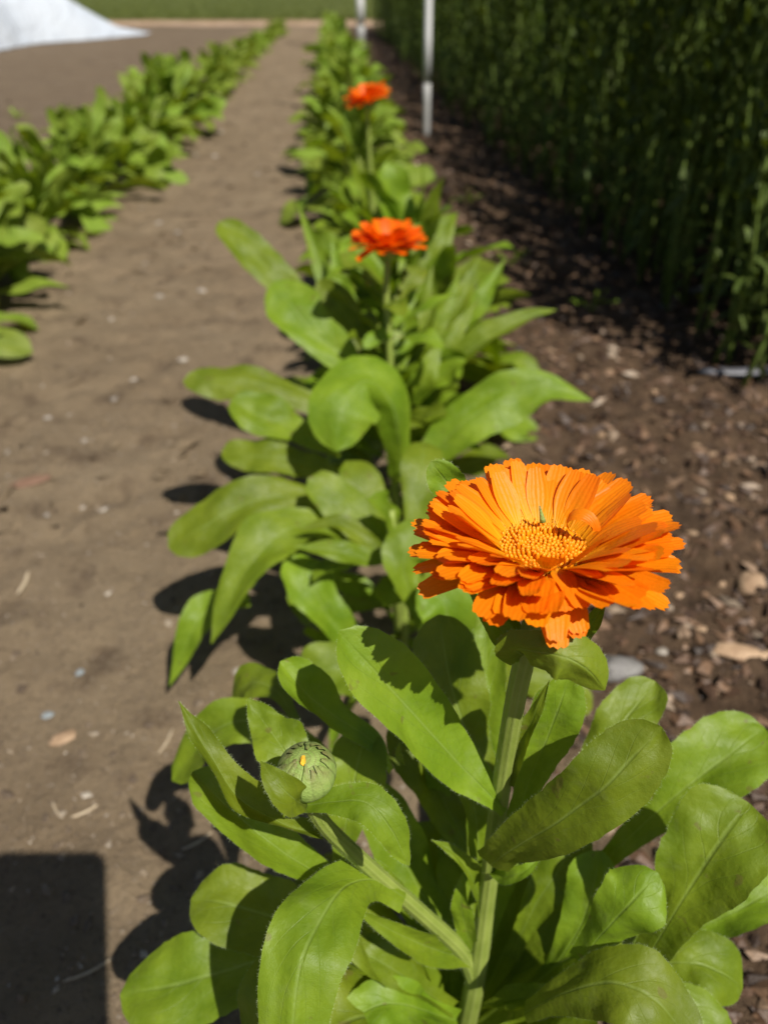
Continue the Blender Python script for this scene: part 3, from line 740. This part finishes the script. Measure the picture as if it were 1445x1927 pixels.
L([(640, 1775, .315), (520, 1800, .308), (420, 1830, .303), (320, 1855, .302), (228, 1872, .306)], 92, (.7, .7), cup=.1, wave=.07, base_w=.35)
L([(600, 1760, .285), (530, 1800, .27), (490, 1870, .262), (472, 1960, .26)], 46, (.6, .6, -.5), cup=.3)
L([(888, 1808, .303), (830, 1790, .290), (755, 1760, .276), (662, 1708, .266)], 34, (.6, .3, .2, -.4), prof='lance', cup=.35, base_w=.5)
L([(958, 1570, .262), (1000, 1460, .245), (1040, 1360, .232), (1075, 1265, .226)], 52, (.85, .35, .2), cup=.2, wave=.08, base_w=.45)
L([(965, 1480, .243), (990, 1380, .229), (1035, 1280, .222)], 24, (.7, .2, -.5), prof='lance', cup=.4, base_w=.4)
L([(922, 1632, .258), (962, 1600, .238), (1050, 1545, .218), (1130, 1485, .208), (1195, 1420, .204), (1240, 1368, .205)], 72, (.9, .15, .1, -.2), cup=-.22, wave=.08, base_w=.62, label='darker leaf showing its dull hairy underside')
L([(1075, 1500, .285), (1120, 1430, .280), (1180, 1350, .278), (1232, 1282, .284)], 62, (.8, .5), cup=.18, wave=.05)
L([(1120, 1640, .315), (1200, 1560, .300), (1290, 1480, .292), (1370, 1420, .292), (1438, 1372, .298)], 84, (.8, .5), cup=.2, wave=.09)
L([(1190, 1850, .285), (1255, 1740, .265), (1310, 1650, .255), (1360, 1575, .252), (1408, 1515, .256)], 100, (.85, .45), cup=.12, wave=.06, base_w=.3)
L([(1090, 1810, .262), (1130, 1760, .250), (1185, 1700, .242), (1235, 1645, .246)], 62, (.75, .5, .2), cup=-.25, wave=.15, base_w=.4)
L([(1240, 1800, .32), (1320, 1745, .31), (1400, 1705, .306), (1480, 1660, .308)], 54, (.7, .6), cup=.25, wave=.1, base_w=.4)
L([(985, 1905, .268), (1060, 1870, .252), (1150, 1850, .240), (1230, 1880, .234), (1310, 1975, .234)], 82, (.7, .65, .1), cup=-.12, wave=.08, base_w=.3)
L([(1150, 1850, .295), (1240, 1815, .285), (1320, 1815, .28), (1400, 1860, .283)], 66, (.7, .7), cup=.1, wave=.1, base_w=.4)
L([(1180, 1920, .28), (1250, 1900, .27), (1310, 1930, .265), (1350, 2000, .265)], 70, (.7, .7), cup=.1)
L([(905, 1895, .325), (960, 1880, .31), (1030, 1875, .296), (1110, 1880, .288)], 28, (.6, .6), prof='lance', cup=.3)
L([(925, 1500, .285), (885, 1400, .282), (850, 1290, .280), (825, 1160, .290)], 74, (.85, .35), cup=.15, wave=.05, base_w=.4)
L([(930, 1540, .300), (905, 1440, .292), (905, 1320, .288), (915, 1170, .300)], 54, (.85, .3), cup=.2, base_w=.4)
L([(900, 1640, .315), (850, 1540, .308), (800, 1440, .305), (745, 1350, .31)], 66, (.8, .4, .2), cup=.25, wave=.1, base_w=.4)
L([(905, 1680, .320), (870, 1570, .312), (848, 1450, .308), (820, 1330, .312)], 56, (.8, .3, -.2), cup=.3, wave=.1, base_w=.4)
L([(880, 1790, .325), (800, 1690, .315), (740, 1580, .312), (700, 1470, .318)], 62, (.8, .4, .1), cup=.2, wave=.1, base_w=.4)
L([(890, 1700, .30), (900, 1600, .29), (885, 1500, .285), (845, 1420, .288)], 46, (.7, .3, .4), cup=.35, wave=.1, base_w=.45)
L([(960, 1800, .325), (1010, 1700, .315), (1060, 1620, .31), (1090, 1530, .315)], 52, (.8, .3, .2), cup=.3, wave=.1, base_w=.4)
L([(1000, 1880, .32), (1070, 1780, .305), (1110, 1690, .30), (1130, 1600, .305)], 54, (.8, .3, -.3), cup=.3, wave=.12, base_w=.4)
L([(850, 1900, .32), (760, 1840, .305), (700, 1800, .298), (650, 1790, .30)], 46, (.6, .6), cup=.3, wave=.12, base_w=.4)
L([(860, 1920, .32), (790, 1900, .305), (720, 1890, .295), (640, 1930, .292)], 52, (.6, .6, .2), cup=.3, wave=.12, base_w=.4)
# leaves cupping the flower
L([(985, 1235, .206), (968, 1222, .192), (1015, 1228, .183), (1065, 1238, .180), (1105, 1260, .182), (1132, 1292, .187)], 48, (.8, 0, .1, -.3), cup=-.3, wave=.08, base_w=.75, label='reddish-green leaf curling under the flower')
L([(1060, 1245, .206), (1092, 1205, .200), (1118, 1165, .198), (1140, 1132, .199)], 24, (.7, .3, -.5), prof='lance', cup=.3, base_w=.5)
L([(985, 1240, .206), (955, 1200, .202), (920, 1155, .200), (880, 1108, .200)], 30, (.7, .2, -.4), cup=.3, base_w=.6, prof='lance')
L([(985, 1225, .206), (960, 1180, .206), (945, 1150, .206), (930, 1110, .206)], 26, (.7, .2, .2), cup=.3, base_w=.6, prof='lance')
L([(965, 1130, .225), (900, 1000, .228), (850, 920, .230), (812, 872, .226)], 44, (.8, -.2, .1, -.2), cup=.35, base_w=.4)
L([(893, 1805, .302), (875, 1740, .292), (868, 1690, .286), (872, 1640, .284)], 26, (.85, .2, -.2), cup=.3, prof='lance', base_w=.6)
L([(905, 1720, .288), (890, 1660, .278), (858, 1610, .272), (815, 1580, .27)], 22, (.7, .4, .3), cup=.35, prof='lance', base_w=.6)
L([(925, 1640, .272), (950, 1650, .262), (985, 1640, .256), (1020, 1610, .256)], 20, (.7, .4), cup=.3, prof='lance', base_w=.6)
# lower leaves filling the base
for k, (az, el, Ln, hz) in enumerate([(100, 62, .12, .03), (150, 55, .13, .03), (195, 40, .13, .02), (60, 60, .12, .03), (20, 45, .13, .03), (-20, 40, .12, .02), (230, 45, .11, .02), (-60, 50, .10, .03), (120, 70, .13, .06), (80, 72, .12, .07), (40, 66, .13, .05), (170, 66, .12, .06), (260, 58, .09, .03), (0, 62, .12, .06), (205, 60, .12, .05), (-45, 62, .12, .05), (135, 38, .13, .02), (290, 62, .10, .05)]):
    a, e = R(az), R(el); d = Vector((math.cos(a) * math.cos(e), math.sin(a) * math.cos(e), math.sin(e)))
    b = Vector((.033, .151, hz)); q = [b, b + d * Ln * .4, b + d * Ln * .75 + Vector((0, 0, -.03 * Ln)), b + d * Ln + Vector((0, 0, -.16 * Ln))]
    Vv, Ff, Uu = leaf_geo(catmull(q, 22), .017 + .004 * random.random(), lambda p_: Vector((-math.cos(a) * .6, -math.sin(a) * .6, .8)), seed=k, cup=.2)
    link('leaf', mesh_from('leaf', [v - p1.location for v in Vv], Ff, Uu, True, M['leaf']), p1)

# ------------------------------------------------------------------ generic leaves and plants
leaf_var = []
for k in range(12):
    Ln = 1.0; drop = [.05, .25, .45, .7][k % 4]; e = R([50, 42, 35, 48][k % 4])
    pts = [Vector((0, 0, 0))]; a = e
    for i in range(5): pts.append(pts[-1] + Vector((math.cos(a), 0, math.sin(a))) * .2); a -= drop * .42
    Vv, Ff, Uu = leaf_geo(catmull(pts, 16), .125 + .025 * (k % 3), lambda p_: Vector((-.5, 0, .85)), prof='lance' if k % 5 == 4 else 'spat', seed=300 + k, cup=.28, wave=.26, nw=6, base_w=.25)
    leaf_var.append((Vv, Ff, Uu))
leaf_mesh = {mt: [mesh_from('leaf', *g_, True, M[mt]) for g_ in leaf_var] for mt in ('leaf', 'leaf_far')}
def plant_spec(rs, hgt, rad, n):
    out = []
    for k in range(n):
        t = k / n; z = hgt * (.06 + .6 * t) ; az = k * 2.39996 + rs.gauss(0, .35)
        ln = rad * (1.05 - .35 * t) * rs.uniform(.8, 1.15); pit = -R(34 - 62 * t + rs.gauss(0, 10))
        out.append((rs.randrange(12), Matrix.Translation((math.cos(az) * .006, math.sin(az) * .006, z)) @ Matrix.Rotation(az, 4, 'Z') @ Matrix.Rotation(-R(-24 + 60 * t) + R(rs.gauss(0, 12)), 4, 'Y') @ Matrix.Rotation(R(rs.gauss(0, 26)), 4, 'X') @ Matrix.Scale(ln, 4)))
    return out
def leafy(plant, rs, hgt, rad, n, mt='leaf'):
    for vi, mx in plant_spec(rs, hgt, rad, n): link('leaf', leaf_mesh[mt][vi], plant, mx)
    Vv, Ff, Uu = tube([Vector((0, 0, z)) for z in np.linspace(-.01, hgt * .72, 6)], [.005, .0045, .004, .0035, .003, .0025], 8)
    link('stem', mesh_from('stem', Vv, Ff, Uu, True, M['stem']), plant)

# ================================================================== SECOND PLANT (no flower, behind the front one)
p2 = thing('calendula_plant', (0.015, 0.43, 0), 'flowerless marigold plant right behind the widest flower, leaves reaching over the bare soil', 'flower plant')
L = lambda *a, **k: add_leaf(p2, *a, **k)
leafy(p2, random.Random(5), .20, .105, 26)
L([(640, 960, .565), (560, 935, .555), (470, 945, .545), (390, 985, .54), (315, 1030, .545)], 64, (.65, .7), cup=.1, wave=.12, base_w=.4)
L([(660, 1010, .54), (570, 990, .520), (500, 1030, .505), (440, 1110, .50), (400, 1210, .505)], 62, (.7, .6, -.2), cup=.2, wave=.08, base_w=.35, prof='lance')
L([(470, 1130, .565), (400, 1140, .56), (360, 1190, .556), (322, 1288, .565)], 42, (.7, .6), prof='lance', cup=.15, base_w=.4)
L([(690, 1260, .53), (640, 1190, .51), (590, 1110, .50), (545, 1045, .505)], 56, (.7, .6, .3), cup=.25, wave=.08, base_w=.4)
L([(650, 900, .61), (580, 875, .60), (500, 860, .595), (415, 845, .60)], 44, (.7, .6), cup=.15, wave=.14, base_w=.4)
L([(735, 1055, .50), (680, 1048, .488), (620, 1035, .482), (555, 1030, .484)], 30, (.7, .6), cup=.2, prof='lance', base_w=.35)
L([(735, 1052, .505), (690, 1020, .50), (640, 985, .497), (560, 1000, .50)], 26, (.6, .6), cup=.3, prof='lance', base_w=.4)
L([(770, 1320, .50), (700, 1290, .48), (640, 1260, .47), (560, 1270, .475)], 60, (.7, .6), cup=.2)
L([(800, 1300, .50), (830, 1230, .47), (840, 1150, .455), (800, 1090, .455)], 66, (.75, .5), cup=.15)
L([(790, 1180, .48), (770, 1110, .47), (760, 1050, .465), (790, 980, .47)], 50, (.75, .4, .3), cup=.2)
L([(830, 1330, .52), (930, 1280, .50), (1040, 1290, .49), (1120, 1330, .495)], 50, (.6, .7), cup=.2)
add_tube(p2, 'branch', [Vector((.012, .43, .04)), P(740, 1060, .515), P(735, 960, .50)], [.004, .0035, .003], M['stem'], 12, 10)

# ================================================================== THIRD PLANT (second flower)
p3 = thing('calendula_plant', (0.012, 0.60, 0), 'broad bushy marigold plant with a single level orange flower above a cupped round leaf', 'flower plant')
L = lambda *a, **k: add_leaf(p3, *a, **k)
leafy(p3, random.Random(9), .20, .11, 30)
F2 = P(730, 462, .58)
flower(p3, F2, Vector((0, 0, 1)), [(22, .006, .002, .019, .0040, 52, -20), (26, .008, .0, .0215, .0042, 32, -16), (28, .008, -.001, .0228, .0042, 16, -14)], .008, None, False, 21, 0, 'petal_deep')
add_tube(p3, 'stem', [F2 + Vector((0, 0, -.008)), P(727, 560, .60), P(735, 700, .63), P(742, 900, .69), Vector((.012, .60, -.01))], [.0026, .0026, .003, .004, .005], M['stem'], 26, 10)
L([(752, 900, .62), (750, 830, .59), (735, 755, .565), (690, 715, .548), (645, 765, .536), (632, 850, .538)], 72, (.8, .5, .1), cup=-.3, wave=.05, base_w=.3, label='cupped round leaf bending toward the front')
L([(660, 800, .64), (560, 745, .63), (450, 712, .625), (345, 718, .628)], 42, (.6, .75), cup=-.1, wave=.12, base_w=.45)
L([(765, 915, .64), (840, 825, .625), (930, 760, .615), (1020, 728, .612), (1110, 755, .618)], 66, (.75, .55, .1), cup=.1, wave=.12, prof='lance', base_w=.3)
L([(640, 850, .625), (570, 815, .61), (505, 785, .602), (435, 755, .605)], 52, (.65, .7), cup=.15, wave=.1, base_w=.4)
L([(690, 735, .63), (640, 670, .622), (570, 600, .62), (515, 528, .628)], 58, (.8, .5), cup=.15, wave=.05, base_w=.4)
L([(715, 720, .65), (680, 640, .645), (640, 580, .645), (600, 530, .65)], 38, (.7, .4, -.3), cup=.3, base_w=.4)
L([(600, 610, .74), (545, 550, .735), (480, 480, .73), (412, 418, .735)], 48, (.75, .55, .2), cup=.35, wave=.06, base_w=.45)
L([(820, 710, .66), (900, 650, .65), (970, 608, .645), (1048, 578, .65)], 32, (.6, .6, -.2), prof='lance', cup=.4, base_w=.4)
L([(770, 560, .80), (800, 500, .80), (825, 440, .80), (862, 392, .81)], 42, (.8, .5), prof='lance', cup=.1)
for (bx_, by_, tx_, ty_, d_, hw_) in [(735, 720, 690, 570, .66, 22), (742, 720, 775, 540, .66, 20), (760, 710, 815, 500, .665, 24), (775, 700, 868, 510, .67, 22), (800, 680, 905, 480, .68, 26), (820, 660, 950, 490, .70, 26), (720, 700, 655, 590, .65, 22), (780, 760, 830, 640, .63, 26), (700, 720, 560, 380, .74, 24), (760, 660, 790, 470, .70, 16), (690, 690, 625, 450, .71, 26), (770, 745, 900, 560, .66, 24)]:
    mx_, my_ = (bx_ + tx_) / 2 + random.gauss(0, 8), (by_ + ty_) / 2
    L([(bx_, by_, d_ + .02), (mx_, my_, d_), (tx_, ty_, d_ + .005)], hw_, (.7, .4, random.gauss(0, .4)), prof='lance', cup=.3, wave=.1, base_w=.4, n=20, nw=6)
rs3 = random.Random(77)
for k in range(26):                      # small upright leaves along the upper stem
    az = k * 2.39996; z = .10 + .145 * k / 26; ln = rs3.uniform(.055, .085) * (1.15 - .4 * k / 26)
    link('leaf', leaf_mesh['leaf'][rs3.randrange(12)], p3, Matrix.Translation((-.006 * k / 26, -.004, z)) @ Matrix.Rotation(az, 4, 'Z') @ Matrix.Rotation(R(rs3.gauss(-14, 10)), 4, 'Y') @ Matrix.Rotation(R(rs3.gauss(0, 25)), 4, 'X') @ Matrix.Scale(ln, 4))
bud(p3, P(743, 638, .625), Vector((0, -.3, 1)), .008, False, 14)

# ================================================================== THE REST OF THE FLOWER ROW
row_x = lambda y: 0.049 - 0.062 * y
p4 = thing('calendula_plant', (-.012, 1.115, 0), 'marigold plant with a small tilted orange flower, farther along the row', 'flower plant')
leafy(p4, random.Random(31), .27, .125, 40)
F3 = P(691, 187, .99)
flower(p4, F3, Vector((-.28, -.10, 1)), [(20, .006, .001, .020, .0044, 48, -20), (24, .007, 0, .0235, .0046, 28, -16), (26, .007, -.001, .0245, .0046, 12, -14)], .0085, None, False, 41, 0, 'petal_deep')
add_tube(p4, 'stem', [F3 + Vector((0, 0, -.008)), (F3 + Vector((.004, 0, -.1))), Vector((-.012, 1.115, .05)), Vector((-.012, 1.115, -.01))], [.0026, .003, .0045, .005], M['stem'], 16, 10)

def whole_plant(seed, hgt, rad, n, mt):
    rs = random.Random(seed); VV, FF, UU = [], [], []; k = 0
    for vi, mx in plant_spec(rs, hgt, rad, n):
        Vv, Ff, Uu = leaf_var[vi]
        VV += [mx @ v for v in Vv]; FF += [tuple(q + k for q in f) for f in Ff]; UU += Uu; k += len(Vv)
    return mesh_from('young_calendula', VV, FF, UU, True, M[mt])
far_mesh = [whole_plant(70 + k, .19, .15, 28, 'leaf_far') for k in range(5)]
def row(ylist, xf, label_near, label_far, grp_near, grp_far, hgt, rad, nleaf, ysplit, seed):
    rs = random.Random(seed); ORD = ('first', 'second', 'third', 'fourth', 'fifth', 'sixth', 'seventh', 'eighth', 'ninth')
    for k, y in enumerate(ylist):
        yy = y + rs.gauss(0, .015); x = xf(yy) + rs.gauss(0, .018); sc = rs.uniform(.70, 1.18)
        if y < ysplit:
            t = thing('calendula_plant', (x, yy, 0), label_near, 'flower plant', grp_near)
            if xf is row_x:
                t['label'] = ('flowerless marigold plant just beyond the level orange flower', 'flowerless marigold plant just before the small tilted flower')[k] if k < 2 else 'flowerless marigold plant, %s beyond the small tilted orange flower' % ORD[k - 2]
            leafy(t, rs, hgt * sc, rad * sc, nleaf, 'leaf_far' if y > 1.5 or xf is left_x else 'leaf')
        else:
            t = link('calendula_plant', far_mesh[rs.randrange(5)]); t.location = (x, yy, 0)
            sc *= hgt / .19 * (1 - .36 * smooth01((y - 3.8) / 4)); t.scale = (sc, sc, sc); t.rotation_euler = (0, 0, rs.uniform(0, 6.28)); tag(t, label_far, 'flower plant', grp_far)
left_x = lambda y: -0.625 - 0.045 * y
row([.80, .95, 1.32, 1.55, 1.8, 2.05, 2.3, 2.55, 2.8, 3.05, 3.3] + list(np.arange(3.55, 9.7, .25)), row_x,
    'flowerless leafy marigold plant in the row along the poles', 'small distant marigold plant in the row along the poles', 'flowerless plants of the flower row', 'far plants of the flower row', .23, .152, 40, 3.4, 1)
row(list(np.arange(.82, 3.5, .20)) + list(np.arange(3.5, 9.4, .21)), left_x,
    'young leafy marigold plant in the flowerless row across the bare soil', 'small distant marigold plant in the flowerless row across the bare soil', 'plants of the flowerless row', 'far plants of the flowerless row', .175, .16, 40, 3.4, 2)
for k, (px, py) in enumerate([(35, 222), (98, 250), (130, 212)]):
    t = thing('seedling', G(px, py), 'tiny green seedling on the bare soil beyond the flowerless row', 'seedling', 'seedlings beyond the flowerless row')
    rs = random.Random(k)
    for q in range(5): link('leaf', leaf_mesh['leaf_far'][rs.randrange(12)], t, Matrix.Rotation(q * 1.3, 4, 'Z') @ Matrix.Rotation(R(rs.uniform(-10, 20)), 4, 'Y') @ Matrix.Scale(.05, 4))
for k, (px, py) in enumerate([(1112, 585), (880, 385), (960, 500)]):
    t = thing('weed', G(px, py), 'thin green weed sprouting from the dark mulch', 'weed', 'weeds in the mulch')
    rs = random.Random(20 + k)
    for q in range(6): link('leaf', leaf_mesh['leaf'][rs.randrange(12)], t, Matrix.Rotation(q * 1.1, 4, 'Z') @ Matrix.Rotation(R(rs.uniform(-30, 10)), 4, 'Y') @ Matrix.Scale(.05, 4) @ Matrix.Diagonal((1, .35, 1, 1)))

# ------------------------------------------------------------------ the phone that casts the shadow on the soil
def rounded(w0, w1, h0, h1, r, n=8):
    out = []
    for (cx_, cy_, a0) in ((w1 - r, h1 - r, 0), (w0 + r, h1 - r, 90), (w0 + r, h0 + r, 180), (w1 - r, h0 + r, 270)):
        for i in range(n + 1): a = R(a0 + 90 * i / n); out.append((cx_ + r * math.cos(a), cy_ + r * math.sin(a)))
    return out
ol = rounded(-.058, .0125, -.136, .0135, .009); n_ = len(ol)
V = []
for z, k in ((.0015, .985), (.0025, 1.0), (.0085, 1.0), (.0095, .985)):
    V += [((x + .0227) * k - .0227, (y + .061) * k - .061, z) for x, y in ol]
F = [(l * n_ + i, l * n_ + (i + 1) % n_, (l + 1) * n_ + (i + 1) % n_, (l + 1) * n_ + i) for l in range(3) for i in range(n_)]
F += [tuple(range(n_))[::-1], tuple(3 * n_ + i for i in range(n_))]
ph = thing('phone', C0, 'black phone held over the bed, its rounded corner shadowing the soil', 'phone')
ph.rotation_euler = camo.rotation_euler
link('body', mesh_from('body', V, F, None, False, M['phone']), ph)
V, F, U = tube([Vector((0, 0, .0011)), Vector((0, 0, .003))], [.0045, .0047], 24)
link('lens_ring', mesh_from('lens_ring', V, F, U, False, M['glass']), ph)
